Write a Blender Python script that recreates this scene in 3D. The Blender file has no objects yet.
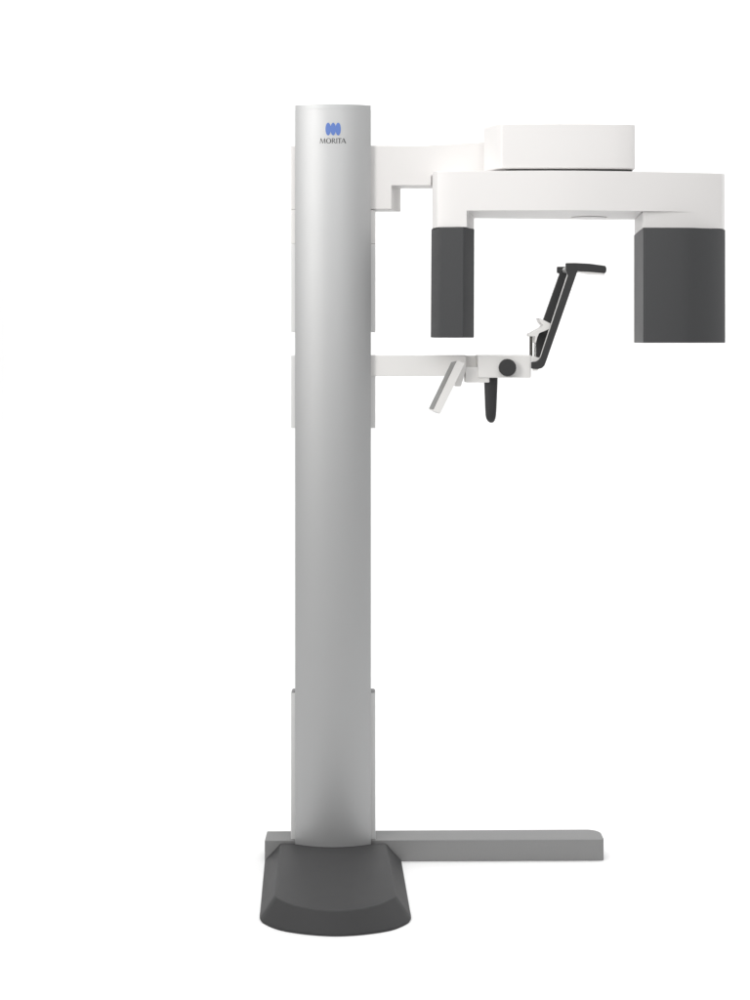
import bpy, bmesh, math
from mathutils import Vector
C = bpy.context.scene
COL = C.collection

# ------------------------------------------------------------------ geometry reference
D, F, XV, HV = 5.0, 1666.667, 375.0, 342.0      # camera distance, focal length in photo pixels, principal point
CZ = 1.574                                       # camera height above the floor
def PX(px, Y): return (px - XV) * (D + Y) / F
def PZ(py, Y): return CZ + (HV - py) * (D + Y) / F

# ------------------------------------------------------------------ materials
def mat(name, col, rough=0.5, metal=0.0, bump=0.0, scale=400.0, var=0.0, coat=0.0, spec=0.5, rvar=0.06):
    m = bpy.data.materials.new(name); m.use_nodes = True
    nt = m.node_tree; b = nt.nodes['Principled BSDF']
    b.inputs['Base Color'].default_value = (*col, 1)
    b.inputs['Roughness'].default_value = rough
    b.inputs['Metallic'].default_value = metal
    b.inputs['Specular IOR Level'].default_value = spec
    b.inputs['Coat Weight'].default_value = coat
    b.inputs['Coat Roughness'].default_value = 0.25
    tc = nt.nodes.new('ShaderNodeTexCoord')
    n = nt.nodes.new('ShaderNodeTexNoise'); n.inputs['Scale'].default_value = scale; n.inputs['Detail'].default_value = 3
    nt.links.new(tc.outputs['Object'], n.inputs['Vector'])
    if bump:
        bp = nt.nodes.new('ShaderNodeBump'); bp.inputs['Strength'].default_value = bump; bp.inputs['Distance'].default_value = 0.0006
        nt.links.new(n.outputs['Fac'], bp.inputs['Height']); nt.links.new(bp.outputs['Normal'], b.inputs['Normal'])
    n2 = nt.nodes.new('ShaderNodeTexNoise'); n2.inputs['Scale'].default_value = 6; n2.inputs['Detail'].default_value = 4
    nt.links.new(tc.outputs['Object'], n2.inputs['Vector'])
    mr = nt.nodes.new('ShaderNodeMapRange')
    mr.inputs['To Min'].default_value = rough - rvar; mr.inputs['To Max'].default_value = rough + rvar
    nt.links.new(n2.outputs['Fac'], mr.inputs['Value']); nt.links.new(mr.outputs['Result'], b.inputs['Roughness'])
    if var:
        mx = nt.nodes.new('ShaderNodeMix'); mx.data_type = 'RGBA'
        mx.inputs[6].default_value = (*[c * (1 - var) for c in col], 1)
        mx.inputs[7].default_value = (*[min(1, c * (1 + var)) for c in col], 1)
        nt.links.new(n.outputs['Fac'], mx.inputs[0]); nt.links.new(mx.outputs[2], b.inputs['Base Color'])
    return m
M = {
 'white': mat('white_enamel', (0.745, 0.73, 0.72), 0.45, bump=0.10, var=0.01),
 'dimwhite': mat('white_enamel_dimmed', (0.655, 0.642, 0.632), 0.45, bump=0.10, var=0.01),  # same white enamel, colour darkened to offset bounce light on the arm
 'cream': mat('warm_white_plastic', (0.77, 0.76, 0.745), 0.48, bump=0.10, var=0.01),
 'silver': mat('silver_metallic_paint', (0.475, 0.479, 0.481), 0.50, metal=0.56, bump=0.12, scale=900, var=0.05, rvar=0.02),
 'rail': mat('pale_grey_cover', (0.74, 0.74, 0.735), 0.5, bump=0.08, var=0.01),
 'bar': mat('mid_grey_paint', (0.27, 0.27, 0.27), 0.65, spec=0.05, bump=0.15, var=0.05),
 'head': mat('dark_grey_plastic', (0.070, 0.071, 0.073), 0.5, spec=0.12, bump=0.25, var=0.06),
 'base': mat('charcoal_textured_cover', (0.050, 0.050, 0.051), 0.55, spec=0.25, bump=0.5, var=0.10, scale=700),
 'black': mat('black_rubber', (0.026, 0.026, 0.027), 0.5, bump=0.3, var=0.06),
 'metal': mat('brushed_steel', (0.60, 0.60, 0.59), 0.25, metal=1.0, bump=0.05),
 'darksteel': mat('dark_polished_steel', (0.20, 0.19, 0.18), 0.18, metal=1.0, bump=0.05),
 'mirror': mat('dull_steel', (0.27, 0.27, 0.265), 0.4, metal=0.5, bump=0.1, var=0.15, scale=120),
 'gapshade': mat('painted_gap_shade', (0.05, 0.05, 0.05), 0.7),  # near-black colour standing in for shade inside narrow gaps
 'blue': mat('blue_print', (0.09, 0.17, 0.46), 0.5),
 'ink': mat('black_print', (0.014, 0.014, 0.014), 0.5),
 'bg': mat('white_cyclorama', (0.93, 0.93, 0.93), 0.9, spec=0.1, var=0.004, scale=20),
}

# ------------------------------------------------------------------ mesh helpers
def finish(name, bm, m, parent=None, bevel=0.0, seg=3, smooth=True):
    bmesh.ops.remove_doubles(bm, verts=bm.verts, dist=1e-6)
    bmesh.ops.recalc_face_normals(bm, faces=bm.faces)
    me = bpy.data.meshes.new(name); bm.to_mesh(me); bm.free()
    me.materials.append(m if not isinstance(m, str) else M[m])
    o = bpy.data.objects.new(name, me); COL.objects.link(o)
    if parent: o.parent = parent
    if smooth:
        for p in me.polygons: p.use_smooth = True
    if bevel:
        b = o.modifiers.new('edge', 'BEVEL'); b.width = bevel; b.segments = seg
        b.limit_method = 'ANGLE'; b.angle_limit = math.radians(28); b.harden_normals = True
    elif smooth:
        me.set_sharp_from_angle(angle=math.radians(30))
    return o
def loop_prism(bm, a, b):
    """solid between two equal-length closed loops of points"""
    va = [bm.verts.new(p) for p in a]; vb = [bm.verts.new(p) for p in b]
    n = len(va)
    for i in range(n): bm.faces.new((va[i], va[(i+1) % n], vb[(i+1) % n], vb[i]))
    bm.faces.new(va[::-1]); bm.faces.new(vb)
    return bm
def plan(pts, z0, z1, bm=None):
    bm = bm or bmesh.new()
    return loop_prism(bm, [(x, y, z0) for x, y in pts], [(x, y, z1) for x, y in pts])
def side(pts, Y0, Y1, bm=None):
    """front outline measured on the photo at depth Y0, extruded straight back to Y1"""
    bm = bm or bmesh.new()
    q = [(PX(x, Y0), PZ(y, Y0)) for x, y in pts]
    return loop_prism(bm, [(x, Y0, z) for x, z in q], [(x, Y1, z) for x, z in q])
def box(bm, x0, x1, y0, y1, z0, z1):
    return plan([(x0, y0), (x1, y0), (x1, y1), (x0, y1)], z0, z1, bm)
def cyl(bm, c, axis, r, h, n=48, r2=None):
    a = Vector(axis).normalized(); u = a.orthogonal().normalized(); v = a.cross(u)
    c = Vector(c); r2 = r if r2 is None else r2
    A = [c + (u*math.cos(t) + v*math.sin(t))*r for t in [2*math.pi*i/n for i in range(n)]]
    B = [c + a*h + (u*math.cos(t) + v*math.sin(t))*r2 for t in [2*math.pi*i/n for i in range(n)]]
    return loop_prism(bm, A, B)
def spl(ctrl, n):
    """Catmull-Rom through control points"""
    out = []; P = [ctrl[0]] + list(ctrl) + [ctrl[-1]]
    for i in range(1, len(P)-2):
        p0, p1, p2, p3 = [Vector(p) for p in P[i-1:i+3]]
        for k in range(n):
            t = k / n
            out.append(tuple(0.5*((2*p1)+(p2-p0)*t+(2*p0-5*p1+4*p2-p3)*t*t+(3*p1-p0-3*p2+p3)*t**3)))
    out.append(tuple(ctrl[-1])); return out

# ------------------------------------------------------------------ the setting: white studio sweep
bm = bmesh.new()
prof = [(-1.75, 0.0), (2.2, 0.0)]
for i in range(1, 13):
    t = math.pi/2*i/12; prof.append((2.2 + 1.6*math.sin(t), 1.6 - 1.6*math.cos(t)))
prof.append((3.8, 7.0))
L = [bm.verts.new((-6.5, y, z)) for y, z in prof]; R = [bm.verts.new((6.5, y, z)) for y, z in prof]
for i in range(len(prof)-1): bm.faces.new((L[i], R[i], R[i+1], L[i+1]))
bg = finish('backdrop', bm, 'bg'); bg['kind'] = 'structure'
bg['label'] = 'seamless white studio floor curving up into a white backdrop'; bg['category'] = 'backdrop'

# ------------------------------------------------------------------ the machine
CX = -0.1268
root = bpy.data.objects.new('dental_scanner', None); COL.objects.link(root)
root.location = (CX, 0.1, 0); root.empty_display_size = 0.2
root['label'] = 'tall silver column dental x-ray machine with white arms, dark grey heads and charcoal foot'
root['category'] = 'x-ray machine'
bpy.context.view_layer.update()
def part(name, bm, m, parent=None, **k):
    o = finish(name, bm, m, None, **k)
    o.parent = parent or root
    if o.parent is root: o.matrix_parent_inverse = root.matrix_world.inverted()
    return o

# --- column
HW, SAG = 0.1144, 0.031
RA = (HW*HW + SAG*SAG) / (2*SAG)
def arcY(dx): return RA - math.sqrt(max(0, RA*RA - dx*dx))
ZB, ZT = 0.0575, 2.2880
def col_plan(ins=0.0, back=0.205):
    h = HW - ins
    p = [(CX - h + 2*h*i/56, arcY(-h + 2*h*i/56) + ins) for i in range(57)]
    return p + [(CX+h, SAG+0.010), (CX+h-0.010, SAG+0.016), (CX+h-0.010, back), (CX-h+0.010, back), (CX-h+0.010, SAG+0.016), (CX-h, SAG+0.010)]
column = part('column', plan(col_plan(), ZB+0.0005, ZT-0.0141), 'silver', bevel=0.0003, seg=2)
part('top_cap', plan(col_plan(0.0004, 0.2055), ZT-0.0140, ZT), 'silver', parent=column, bevel=0.0004, seg=3)

# --- printed emblem and lettering, wrapped on the curved face
def on_col(px, py, off):
    x = PX(px, 0.004); z = PZ(py, 0.004); return (x, arcY(x - CX) - off, z)
bm = bmesh.new()
for k, cx in enumerate((328.2, 333.2, 338.2)):
    off = 0.0005 + 0.0002*(k == 1)
    vs = [bm.verts.new(on_col(cx + 2.72*math.cos(2*math.pi*i/40), 129.2 + 6.4*math.sin(2*math.pi*i/40), off)) for i in range(40)]
    c = bm.verts.new(on_col(cx, 129.2, off))
    for i in range(40): bm.faces.new((vs[i], vs[(i+1) % 40], c))
part('emblem', bm, 'blue', parent=column, smooth=False)
bm = bmesh.new(); cnt = [0]
def stroke(ox, pts):
    cnt[0] += 1; off = 0.0005 + 0.00003*cnt[0]
    bm.faces.new([bm.verts.new(on_col(319.9 + (ox + x)*5.1, 143.5 - y*5.1, off)) for x, y in pts])
def ringstroke(ox, cx, cy, rx, ry, ix, iy, a0=0, a1=360, n=28):
    for i in range(n):
        s, e = math.radians(a0+(a1-a0)*i/n), math.radians(a0+(a1-a0)*(i+1)/n)
        cnt[0] += 0
        off = 0.0005 + 0.00003*cnt[0]
        q = [(cx+rx*math.cos(s), cy+ry*math.sin(s)), (cx+rx*math.cos(e), cy+ry*math.sin(e)), (cx+ix*math.cos(e), cy+iy*math.sin(e)), (cx+ix*math.cos(s), cy+iy*math.sin(s))]
        bm.faces.new([bm.verts.new(on_col(319.9 + (ox+x)*5.1, 143.5 - y*5.1, off)) for x, y in q])
    cnt[0] += 1
o = 0.0     # M
stroke(o, [(0, 0), (0.09, 0), (0.25, 1), (0.14, 1)]); stroke(o, [(0.14, 1), (0.31, 1), (0.60, 0.10), (0.52, 0)])
stroke(o, [(0.52, 0), (0.60, 0.0), (0.94, 1), (0.86, 1)]); stroke(o, [(0.83, 1), (0.98, 1), (1.12, 0), (0.95, 0)])
o = 1.22    # O
ringstroke(o, 0.50, 0.5, 0.50, 0.52, 0.31, 0.44)
o = 2.36    # R
stroke(o, [(0, 0), (0.15, 0), (0.15, 1), (0, 1)]); ringstroke(o, 0.22, 0.73, 0.36, 0.27, 0.20, 0.19, -90, 90, 14)
stroke(o, [(0.1, 1), (0.1, 0.92), (0.24, 0.92), (0.24, 1)]); stroke(o, [(0.1, 0.54), (0.1, 0.46), (0.26, 0.46), (0.26, 0.54)])
stroke(o, [(0.24, 0.50), (0.40, 0.50), (0.80, 0), (0.60, 0)])
o = 3.24    # I
stroke(o, [(0, 0), (0.15, 0), (0.15, 1), (0, 1)])
o = 3.46    # T
stroke(o, [(0, 0.91), (0.78, 0.91), (0.78, 1), (0, 1)]); stroke(o, [(0.315, 0), (0.465, 0), (0.465, 0.95), (0.315, 0.95)])
o = 4.16    # A
stroke(o, [(0, 0), (0.09, 0), (0.52, 1), (0.44, 1)]); stroke(o, [(0.40, 1), (0.56, 1), (1.00, 0), (0.82, 0)])
stroke(o, [(0.22, 0.40), (0.22, 0.33), (0.72, 0.33), (0.72, 0.40)])
part('lettering', bm, 'ink', parent=column, smooth=False)

# --- carriages that ride on the sides of the column
def sleeve(z0, z1, hw=0.1282, y0=0.0535, y1=0.235, bm=None, left=True, right=True):
    bm = bm or bmesh.new(); i = 0.1065
    if left and right:
        return plan([(CX-hw, y0), (CX-i, y0), (CX-i, 0.2075), (CX+i, 0.2075), (CX+i, y0), (CX+hw, y0), (CX+hw, y1), (CX-hw, y1)], z0, z1, bm)
up = part('upper_carriage', sleeve(PZ(332, .062), PZ(244.4, .062)), 'rail', bevel=0.002)
part('middle_cover', sleeve(PZ(244.2, .062), PZ(210.0, .062)), 'cream', parent=up, bevel=0.002)
part('top_cover', sleeve(PZ(209.8, .062), PZ(146, .062)), 'white', parent=up, bevel=0.002)
part('lower_carriage', sleeve(PZ(428, .062), PZ(355.3, .062)), 'rail', bevel=0.002)
zc = PZ(692.5, .062)
for s in (-1, 1):
    a, b = sorted((CX+s*0.1065, CX+s*0.1282))
    sc = part('side_cover', box(bmesh.new(), a, b, .0535, .105, 0.0655, zc), 'rail', bevel=0.0015)
    x0, x1 = a+.0006, b-.0006
    t0, t1 = (x0+0.005, x1) if s < 0 else (x0, x1-0.005)
    bm = bmesh.new(); z2 = zc + 0.0004
    loop_prism(bm, [(x0, .0545, z2), (x1, .0545, z2), (x1, .104, z2), (x0, .104, z2)],
                   [(t0, .060, z2+.004), (t1, .060, z2+.004), (t1, .100, z2+.004), (t0, .100, z2+.004)])
    part('end_cap', bm, 'bar', parent=sc, bevel=0.001)

# --- foot bar and base plate
zbar = 0.065
fl, fr = (-0.334, 0.044), (0.694, 0.056)
bl, br = (-0.333, 0.142), (0.694, 0.161)
def corner(c, r, a0, a1, n=10):
    return [(c[0] + r*math.cos(math.radians(a0+(a1-a0)*i/n)), c[1] + r*math.sin(math.radians(a0+(a1-a0)*i/n))) for i in range(n+1)]
pl = [fl] + corner((fr[0]+0.001-0.010, fr[1]+0.010), 0.010, -90, 0, 6) + corner((br[0]+0.001-0.042, br[1]-0.042), 0.042, 0, 90, 12) + [bl]
part('foot_bar', plan(pl, 0.0, zbar), 'bar', bevel=0.0022, seg=3)

def axis_x(Y): return -0.1268 + (0.042 - Y) * 0.038       # the plate's centre line
botf = [(0.2068, -0.40), (0.2070, -0.44), (0.2040, -0.468), (0.190, -0.500), (0.147, -0.546), (0.075, -0.577), (0, -0.589)]
topf = [(0.1655, -0.395), (0.1658, -0.42), (0.1650, -0.438), (0.155, -0.458), (0.118, -0.506), (0.062, -0.543), (0, -0.556)]
def closed(front, back_hw, back_y):
    full = spl(list(front) + [(-x, y) for x, y in front[:-1]][::-1], 6)
    r = [(back_hw, back_y)] + full[:6*(len(front)-1)+1]
    right = [(axis_x(y) + x, y) for x, y in r]
    left = [(axis_x(y) - x, y) for x, y in r[:-1]][::-1]
    return right + left
bm = bmesh.new()
lo = closed(botf, 0.2065, 0.0425); hi = closed(topf, 0.159, 0.0425)
lip = [(a[0], a[1]) for a in lo]
rings = [[(x, y, 0.0) for x, y in lo], [(x, y, 0.006) for x, y in lip]]
rings.append([(x, y, ZB) for x, y in hi])
vr = [[bm.verts.new(p) for p in r] for r in rings]; n = len(lo)
for a, b in zip(vr, vr[1:]):
    for i in range(n): bm.faces.new((a[i], a[(i+1) % n], b[(i+1) % n], b[i]))
bm.faces.new(vr[0][::-1]); bm.faces.new(vr[-1])
part('base_plate', bm, 'base', bevel=0.012, seg=6)
# column socket behind the plate carrying the sleeve
bm = bmesh.new(); box(bm, CX-0.12, CX+0.12, 0.163, 0.26, 0.0, 0.055)
part('rear_foot', bm, 'base', bevel=0.006)

# --- fixed upper arm, from the carriage round to the pivot
zt, zb = PZ(145.7, .06), PZ(186, .06)
bm = bmesh.new()
st = [((PX(369, .07), .0505), (PX(369, .07), .145)),
      ((PX(391.5, .0505), .0505), (PX(400.8, .145), .145)),
      ((PX(425, .0505), .0505), (PX(431, .145), .145)),
      ((PX(431, .0490), .0490), (PX(436, .145), .145)),
      ((PX(456, .0455), .0455), (PX(466, .14), .14)),
      ((PX(486, .0400), .0400), (PX(500, .14), .14))]
rise = {round(st[k][j][0], 6): dz for k, dz in ((3, 0.001), (4, 0.005), (5, 0.010)) for j in (0, 1)}
zbs = [PZ(209.6, .06), zb, zb, 2.0775, 2.0775]
def solid(bm, st, zt, zbs):
    n = len(st)
    for i in range(n-1):
        (f0, b0), (f1, b1) = st[i], st[i+1]; z = zbs[i]
        V = lambda p, z: (p[0], p[1], z)
        def q(*pts): bm.faces.new([bm.verts.new(p) for p in pts])
        levels = sorted(set([zt] + [w for w in zbs if w > z] + [z]), reverse=True)
        q(V(f0, zt), V(f1, zt), V(b1, zt), V(b0, zt))
        q(V(f0, z), V(f1, z), V(b1, z), V(b0, z))
        for u, w in zip(levels, levels[1:]):
            q(V(f0, u), V(f1, u), V(f1, w), V(f0, w)); q(V(b0, u), V(b1, u), V(b1, w), V(b0, w))
    V = lambda p, z: (p[0], p[1], z)
    for k in range(n):
        f, b = st[k]
        zl = zbs[k-1] if k > 0 else zt
        zr = zbs[k] if k < n-1 else zt
        lo_, hi_ = min(zl, zr), max(zl, zr)
        if lo_ == hi_: continue
        lv = sorted(set([hi_, lo_] + [w for w in zbs if lo_ < w < hi_]), reverse=True)
        for u, w in zip(lv, lv[1:]):
            bm.faces.new([bm.verts.new(p) for p in (V(f, u), V(b, u), V(b, w), V(f, w))])
    return bm
solid(bm, st, zt, zbs)
for v in bm.verts:
    if abs(v.co.z - zt) < 1e-6: v.co.z += rise.get(round(v.co.x, 6), 0.0)
part('support_arm', bm, 'dimwhite', bevel=0.0025, seg=3)

# --- pivot housing
zh0, zh1 = PZ(168.7, -.15), PZ(123.3, -.15)
ph = [(PX(484, -.05), -.05), (PX(485, -.065), -.065), (PX(495.5, -.133), -.131), (PX(498.5, -.143), -.1425)]
ph += [(PX(x, y), y) for x, y in ((502, -.150), (530, -.154), (560, -.155), (590, -.152), (615, -.146), (630, -.140), (633.5, -.135), (635, -.122))]
ph += [(PX(635, -.12)+0.004, .10), (PX(600, .16), .16), (PX(520, .16), .16), (PX(486, .08), .08)]
housing = part('pivot_housing', plan(ph, zh0, zh1), 'white', bevel=0.0045, seg=4)
cxh, cyh = PX(566, 0), 0.0
bm = bmesh.new(); cyl(bm, (cxh, cyh, 2.0715), (0, 0, 1), 0.115, zh0-2.0715-0.0003, 64)
phn = [(cxh + 0.012 + (x-cxh)*0.90, cyh + (y-cyh)*0.93) for x, y in ph[2:]]
plan(phn, zh0-0.0042, zh0-0.0004, bm)
part('pivot_hub_shade', bm, 'gapshade', parent=housing, smooth=True)  # hub and inset plate coloured dark as the shade under the housing

# --- rotating arm with its two legs
ZA1, ZA0 = 2.0708, 1.9552
ZL = PZ(227.3, -.15)
Fp = [(432.2, -.085), (432.6, -.105), (434.2, -.130), (437.5, -.146), (444, -.153), (455, -.157), (466.8, -.160)]
Bp = [(434, .125), (438, .132), (442, .137), (447, .14), (455, .14), (465, .14), (474.2, .14)]
mid = [(490, -.1635), (510, -.167), (530, -.169), (550, -.170), (572, -.168), (592, -.163), (612, -.156), (628, -.149), (642.5, -.142)]
midb = [(492, .145), (510, .152), (530, .16), (550, .17), (572, .18), (592, .188), (610, .19), (624, .19), (634.5, .19)]
rf = [(655, -.136), (672, -.126), (694, -.112), (708, -.100), (718, -.090), (722, -.084), (724.6, -.070)]
rb = [(644, .19), (656, .19), (674, .19), (685, .185), (693, .18), (698, .17), (701, .16)]
FF = Fp + mid + rf; BB = Bp + midb + rb
bmA = bmesh.new()
def q(*pts): bmA.faces.new([bmA.verts.new(p) for p in pts])
W = lambda p, z: (PX(p[0], p[1]), p[1], z)
nL, nR = len(Fp)-1, len(Fp)+len(mid)-1
# lower front points of the right leg: recessed panel between px 642.5 and 694
low = {}
for k in range(nR, len(FF)):
    x, y = FF[k]
    if x < 694: low[k] = (x, -.134 + 0.018*(x-642.5)/51.5) if x > 643 else (643.0, -.132)
for k in range(len(FF)-1):
    f0, f1, b0, b1 = FF[k], FF[k+1], BB[k], BB[k+1]
    leg = (k < nL) or (k >= nR)
    q(W(f0, ZA1), W(f1, ZA1), W(b1, ZA1), W(b0, ZA1))
    q(W(f0, ZA1), W(f1, ZA1), W(f1, ZA0), W(f0, ZA0))
    q(W(b0, ZA1), W(b1, ZA1), W(b1, ZA0), W(b0, ZA0))
    if not leg: q(W(f0, ZA0), W(f1, ZA0), W(b1, ZA0), W(b0, ZA0)); continue
    g0, g1 = low.get(k, f0), low.get(k+1, f1)
    if g0 != f0 or g1 != f1:
        pts = [W(f0, ZA0), W(f1, ZA0)]
        if g1 != f1: pts.append(W(g1, ZA0))
        if g0 != f0: pts.append(W(g0, ZA0))
        q(*pts)
    q(W(g0, ZA0), W(g1, ZA0), W(g1, ZL), W(g0, ZL))
    q(W(b0, ZA0), W(b1, ZA0), W(b1, ZL), W(b0, ZL))
    q(W(g0, ZL), W(g1, ZL), W(b1, ZL), W(b0, ZL))
q(W(FF[0], ZA1), W(BB[0], ZA1), W(BB[0], ZA0), W(FF[0], ZA0)); q(W(FF[0], ZA0), W(BB[0], ZA0), W(BB[0], ZL), W(FF[0], ZL))
q(W(FF[-1], ZA1), W(BB[-1], ZA1), W(BB[-1], ZA0), W(FF[-1], ZA0)); q(W(FF[-1], ZA0), W(BB[-1], ZA0), W(BB[-1], ZL), W(FF[-1], ZL))
q(W(FF[nL], ZA0), W(BB[nL], ZA0), W(BB[nL], ZL), W(FF[nL], ZL))
g = low[nR]
q(W(g, ZA0), W(BB[nR], ZA0), W(BB[nR], ZL), W(g, ZL))
arm = part('rotating_arm', bmA, 'white', bevel=0.0035, seg=4)
bm = bmesh.new(); cyl(bm, (PX(588, .12), .10, ZA0-0.0025), (0, 0, 1), 0.055, 0.0022, 64)
part('underside_cover', bm, 'white', parent=arm, bevel=0.0015)

def head(pts, z0, z1, grow, name, dx=0.0):
    cx = sum(p[0] for p in pts)/len(pts); cy = sum(p[1] for p in pts)/len(pts)
    up_ = [(x, y, z1) for x, y in pts]
    dn = [(cx+(x-cx)*grow+dx, cy+(y-cy)*grow, z0) for x, y in pts]
    return part(name, loop_prism(bmesh.new(), up_, dn), 'head', bevel=0.003, seg=4)
gap = 0.0012
hp = [(431.4, -.095), (440.3, -.160), (463.8, -.164), (474.3, -.100)]
lh = [(PX(x, y), y) for x, y in hp] + [(PX(474.6, .10), .13), (PX(472, .13), .15), (PX(438, .15), .15), (PX(434, .12), .12)]
h1 = head(lh, 1.587, ZL-gap, 1.006, 'sensor_head', -0.0015)
hp = [(643.2, -.145), (644.5, -.149), (656, -.1525), (668, -.1535), (680, -.1520), (694, -.1470), (722.5, -.083), (724.5, -.074), (725.2, -.064)]
rh = [(PX(x, y), y) for x, y in hp] + [(PX(708, .15), .15), (PX(700, .19), .19), (PX(640, .19), .19), (PX(634, .175), .175)]
h2 = head(rh, 1.5715, ZL-gap, 1.0, 'tube_head')
for nm, pts, par in (('seam_shade', lh, h1), ('seam_shade', rh, h2)):
    cx = sum(p[0] for p in pts)/len(pts); cy = sum(p[1] for p in pts)/len(pts)
    part(nm, plan([(cx+(x-cx)*.95, cy+(y-cy)*.9) for x, y in pts], ZL-gap-0.0004+0.0006, ZL-0.0002), 'gapshade', parent=par, smooth=False)  # dark sheet painting the shade between leg and head

# --- chin rest arm
ca = part('chin_rest_arm', plan([(PX(369, .07), .0505), (PX(466, .0505), .0505), (PX(466, .062), .105), (PX(369, .07), .105)], PZ(376, .062), PZ(355.2, .062)), 'cream', bevel=0.002)
part('arm_link', side([(464.5, 355.6), (480, 355.6), (480, 369), (464.5, 369)], .075, .10), 'cream', parent=ca, bevel=0.001)
blk = [(477.8, 355.2), (531, 355.2), (531, 377.8), (490, 377.8), (477.8, 377.8)]
cb = part('chin_rest_block', side(blk, -.03, .10), 'cream', bevel=0.0035, seg=4)
part('lower_housing', side([(465.5, 367), (489.5, 367), (489.5, 382.6), (465.5, 382.6)], -.022, .07), 'cream', parent=cb, bevel=0.003, seg=3)
bm = bmesh.new()
kc = (PX(507.4, -.05), -.0305, PZ(367.6, -.05))
cyl(bm, kc, (0, -1, 0), 0.0235, 0.012, 64); 
for i in range(36):
    t = 2*math.pi*i/36
    cyl(bm, (kc[0]+0.0250*math.cos(t), -.0425, kc[2]+0.0250*math.sin(t)), (0, -1, 0), 0.0014, 0.014, 8)
cyl(bm, (kc[0], -.0425, kc[2]), (0, -1, 0), 0.0252, 0.0150, 72)
part('knob', bm, 'black', parent=cb, bevel=0.0008, seg=2)
# hanging hand grip: tapered, rounded foot
def grip():
    bm = bmesh.new()
    rows = []
    for y, xl, xr in ((377, 484.2, 497.6), (383, 484.2, 497.5), (395, 484.6, 497.0), (408, 485.1, 496.5), (415, 485.5, 496.0), (418.5, 486.2, 495.4), (421, 487.6, 494.4), (422.4, 489.3, 493.2), (422.8, 490.8, 492.0)):
        Yc = 0.02; cx = (PX(xl, Yc)+PX(xr, Yc))/2; hw = (PX(xr, Yc)-PX(xl, Yc))/2
        z = PZ(y, Yc); r = []
        hd = hw*0.8 + 0.004*min(1, hw/0.01)
        for i in range(32):
            t = 2*math.pi*i/32
            c, s = math.cos(t), math.sin(t)
            r.append(bm.verts.new((cx+hw*math.copysign(abs(c)**0.6, c), Yc+hd*math.copysign(abs(s)**0.6, s), z)))
        rows.append(r)
    for a, b in zip(rows, rows[1:]):
        for i in range(32): bm.faces.new((a[i], a[(i+1) % 32], b[(i+1) % 32], b[i]))
    bm.faces.new(rows[0]); bm.faces.new(rows[-1][::-1])
    return bm
part('hand_grip', grip(), 'black', parent=cb)
# tilted paddle in front of the arm
bm = bmesh.new()
yf, yb = -.075, -.050
fa = [(457.2, 360.2), (465.0, 363.4), (440.2, 413.8), (433.2, 410.4)]
bk = [(451.6, 361.2), (460.5, 363.4), (436, 413.0), (428.4, 409.2)]
Aq = [(PX(x, yf), yf, PZ(y, yf)) for x, y in fa]; Bq = [(PX(x, .0), -.03, PZ(y, .0)) for x, y in bk]
loop_prism(bm, Aq, Bq)
pd = part('paddle_handle', bm, 'cream', bevel=0.0012, seg=3)
# steel facing on its left flank
a0, a3, b0, b3 = [Vector(v) for v in (Aq[0], Aq[3], Bq[0], Bq[3])]
nrm = (a3-a0).cross(b0-a0).normalized()
if nrm.x > 0: nrm = -nrm
ce = (a0+a3+b0+b3)/4
qd = [ce + (v-ce)*0.96 for v in (a0, a3, b3, b0)]
bm = bmesh.new(); loop_prism(bm, [v+nrm*0.0002 for v in qd], [v+nrm*0.0014 for v in qd])
part('steel_facing', bm, 'mirror', parent=pd, smooth=False)
part('handle_bracket', side([(462, 363), (466.2, 366), (465.5, 372), (460.8, 386.5), (455.2, 386.5), (456, 378)], -.022, .055), 'cream', parent=pd, bevel=0.001)

# --- temple supports
yA, yB = -.055, .075
fr_ = [(566, 263), (575, 262.9), (589.3, 263.6), (600, 265.0), (605.4, 265.8), (606.6, 268), (606.4, 271.5), (605.2, 273.2), (602, 272.6), (590, 271.6), (577.6, 271.0),
      (546.5, 360.5), (544.6, 365.5), (542.2, 368), (538.6, 369), (531.6, 368.7), (531.6, 361.9), (536.5, 361.6), (539.6, 359.4), (541.0, 356.3), (568.0, 275.4), (566.2, 270.5)]
ta = part('temple_support', side(fr_, yA, yA+.022), 'black', bevel=0.0022, seg=3)
part('trim_strip', side([(539.9, 357.8), (540.6, 357.8), (568.6, 273.2), (567.8, 273.2)], yA+.006, yA+.018), 'cream', parent=ta, smooth=False)
part('pad_lining', side([(577.4, 271.3), (590, 271.9), (602, 272.9), (605.0, 273.6), (604.6, 274.9), (600, 274.7), (588, 274.0), (578, 272.4)], yA+.003, yA+.020), 'white', parent=ta, bevel=0.0006)
bk_ = [(557.3, 266.6), (572, 266.6), (572, 272), (567.5, 273.4), (541.5, 357.5), (534.3, 357.5), (534.6, 345), (544.2, 317.5), (559.9, 273.4), (557.3, 272.8)]
tb = part('temple_support', side(bk_, yB, yB+.022), 'black', bevel=0.0022, seg=3)
bm = bmesh.new(); cyl(bm, (PX(564.6, yB), yB-.016, PZ(270.2, yB)), (0, 1, 0), 0.0085, .0158, 32)
part('hinge_pin', bm, 'metal', parent=tb, bevel=0.0006)
br_ = [(538.5, 317.8), (540.2, 318.2), (550.6, 323.6), (549.6, 328.6), (547.0, 330.0), (539.2, 333.2), (537.2, 338), (536, 343), (534.8, 342), (534.8, 336.4), (529.4, 336.4), (529.4, 333.6), (541.5, 327.2), (543, 325.2), (540.2, 322.2)]
tc_ = part('clamp_bracket', side(br_, -.025, .06), 'cream', bevel=0.0012)
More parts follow.
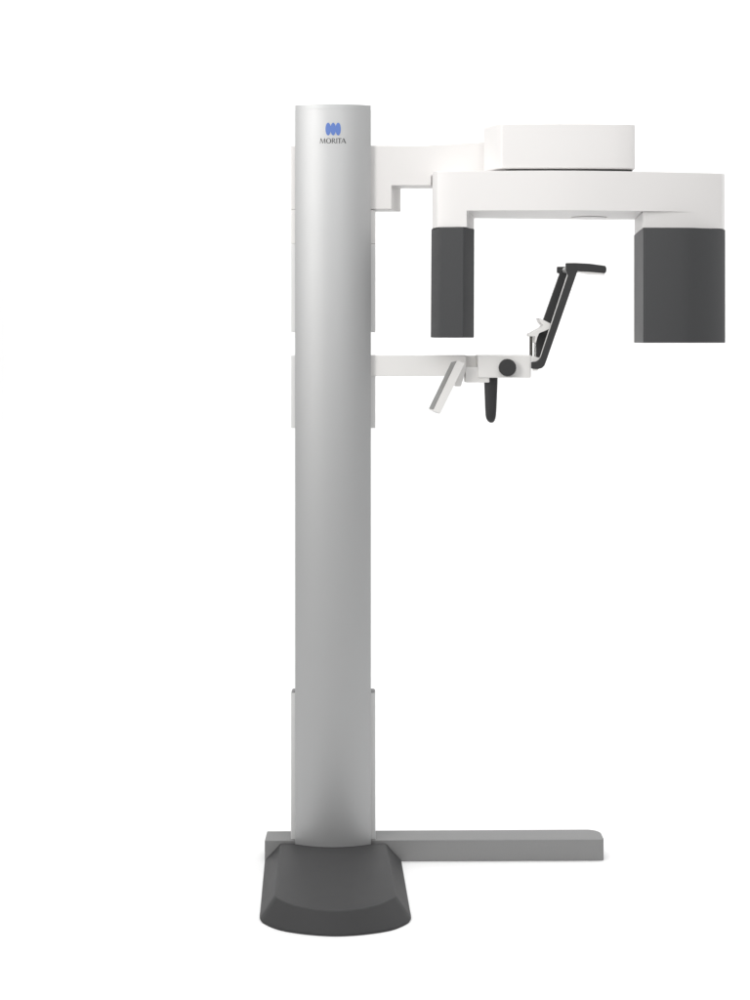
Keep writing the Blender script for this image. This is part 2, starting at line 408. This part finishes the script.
for x, rad, mt in ((531.0, 0.0046, 'darksteel'), (534.9, 0.0032, 'metal')):
    bm = bmesh.new(); cyl(bm, (PX(x, 0.0), 0.0, PZ(357.4, 0.0)), (0, 0, 1), rad, PZ(336.4, 0)-PZ(357.4, 0), 32)
    part('steel_rod', bm, mt, parent=tc_)
part('clamp_base', side([(529.5, 355.6), (538.5, 357.6), (540.0, 357.6), (538.2, 361.6), (529.5, 361.6)], -.028, .06), 'cream', parent=tc_, bevel=0.001)
part('clamp_screw', side([(532.8, 368.6), (538.2, 368.6), (538.0, 370.7), (533.0, 370.7)], yA+.005, yA+.018), 'cream', parent=ta, bevel=0.0006)

# ------------------------------------------------------------------ light
w = bpy.data.worlds.new('World'); C.world = w; w.use_nodes = True
w.node_tree.nodes['Background'].inputs[0].default_value = (1, 1, 1, 1)
w.node_tree.nodes['Background'].inputs[1].default_value = 0.27
def area(name, loc, target, sx, sy, power, col=(1, 1, 1), spread=180):
    l = bpy.data.lights.new(name, 'AREA'); l.shape = 'RECTANGLE'; l.size = sx; l.size_y = sy; l.energy = power; l.color = col
    l.spread = math.radians(spread)
    o_ = bpy.data.objects.new(name, l); COL.objects.link(o_); o_.location = loc
    d = Vector(target) - Vector(loc); o_.rotation_euler = d.to_track_quat('-Z', 'Y').to_euler()
    return o_
area('key_softbox', (-2.6, -3.6, 3.2), (0.1, 0, 2.4), 1.5, 2.4, 21, (1, 0.985, 0.965), 75)
area('overhead_softbox', (0, -1.0, 4.6), (0, -1.0, 0), 6.4, 3.6, 172)
area('backdrop_light', (0, 1.3, 5.0), (0, 3.8, 1.4), 8, 1.2, 128)
area('fill_softbox', (0.6, -5.6, 3.4), (0.2, 0, 2.3), 2.6, 1.8, 11, (1, 1, 1), 75)
area('side_strip', (3.1, 0.5, 1.8), (0.3, 0, 1.6), 0.6, 1.6, 15)

# ------------------------------------------------------------------ camera
cd = bpy.data.cameras.new('Camera'); cam = bpy.data.objects.new('Camera', cd); COL.objects.link(cam)
cam.location = (0, -D, CZ); cam.rotation_euler = (math.pi/2, 0, 0)
cd.sensor_fit = 'VERTICAL'; cd.sensor_height = 36; cd.lens = 36*F/1000
cd.shift_x = 0.0; cd.shift_y = -(500-HV)/1000.0
cd.clip_end = 200
C.camera = cam
C.view_settings.view_transform = 'Standard'; C.view_settings.look = 'None'
C.view_settings.exposure = 0; C.view_settings.gamma = 1
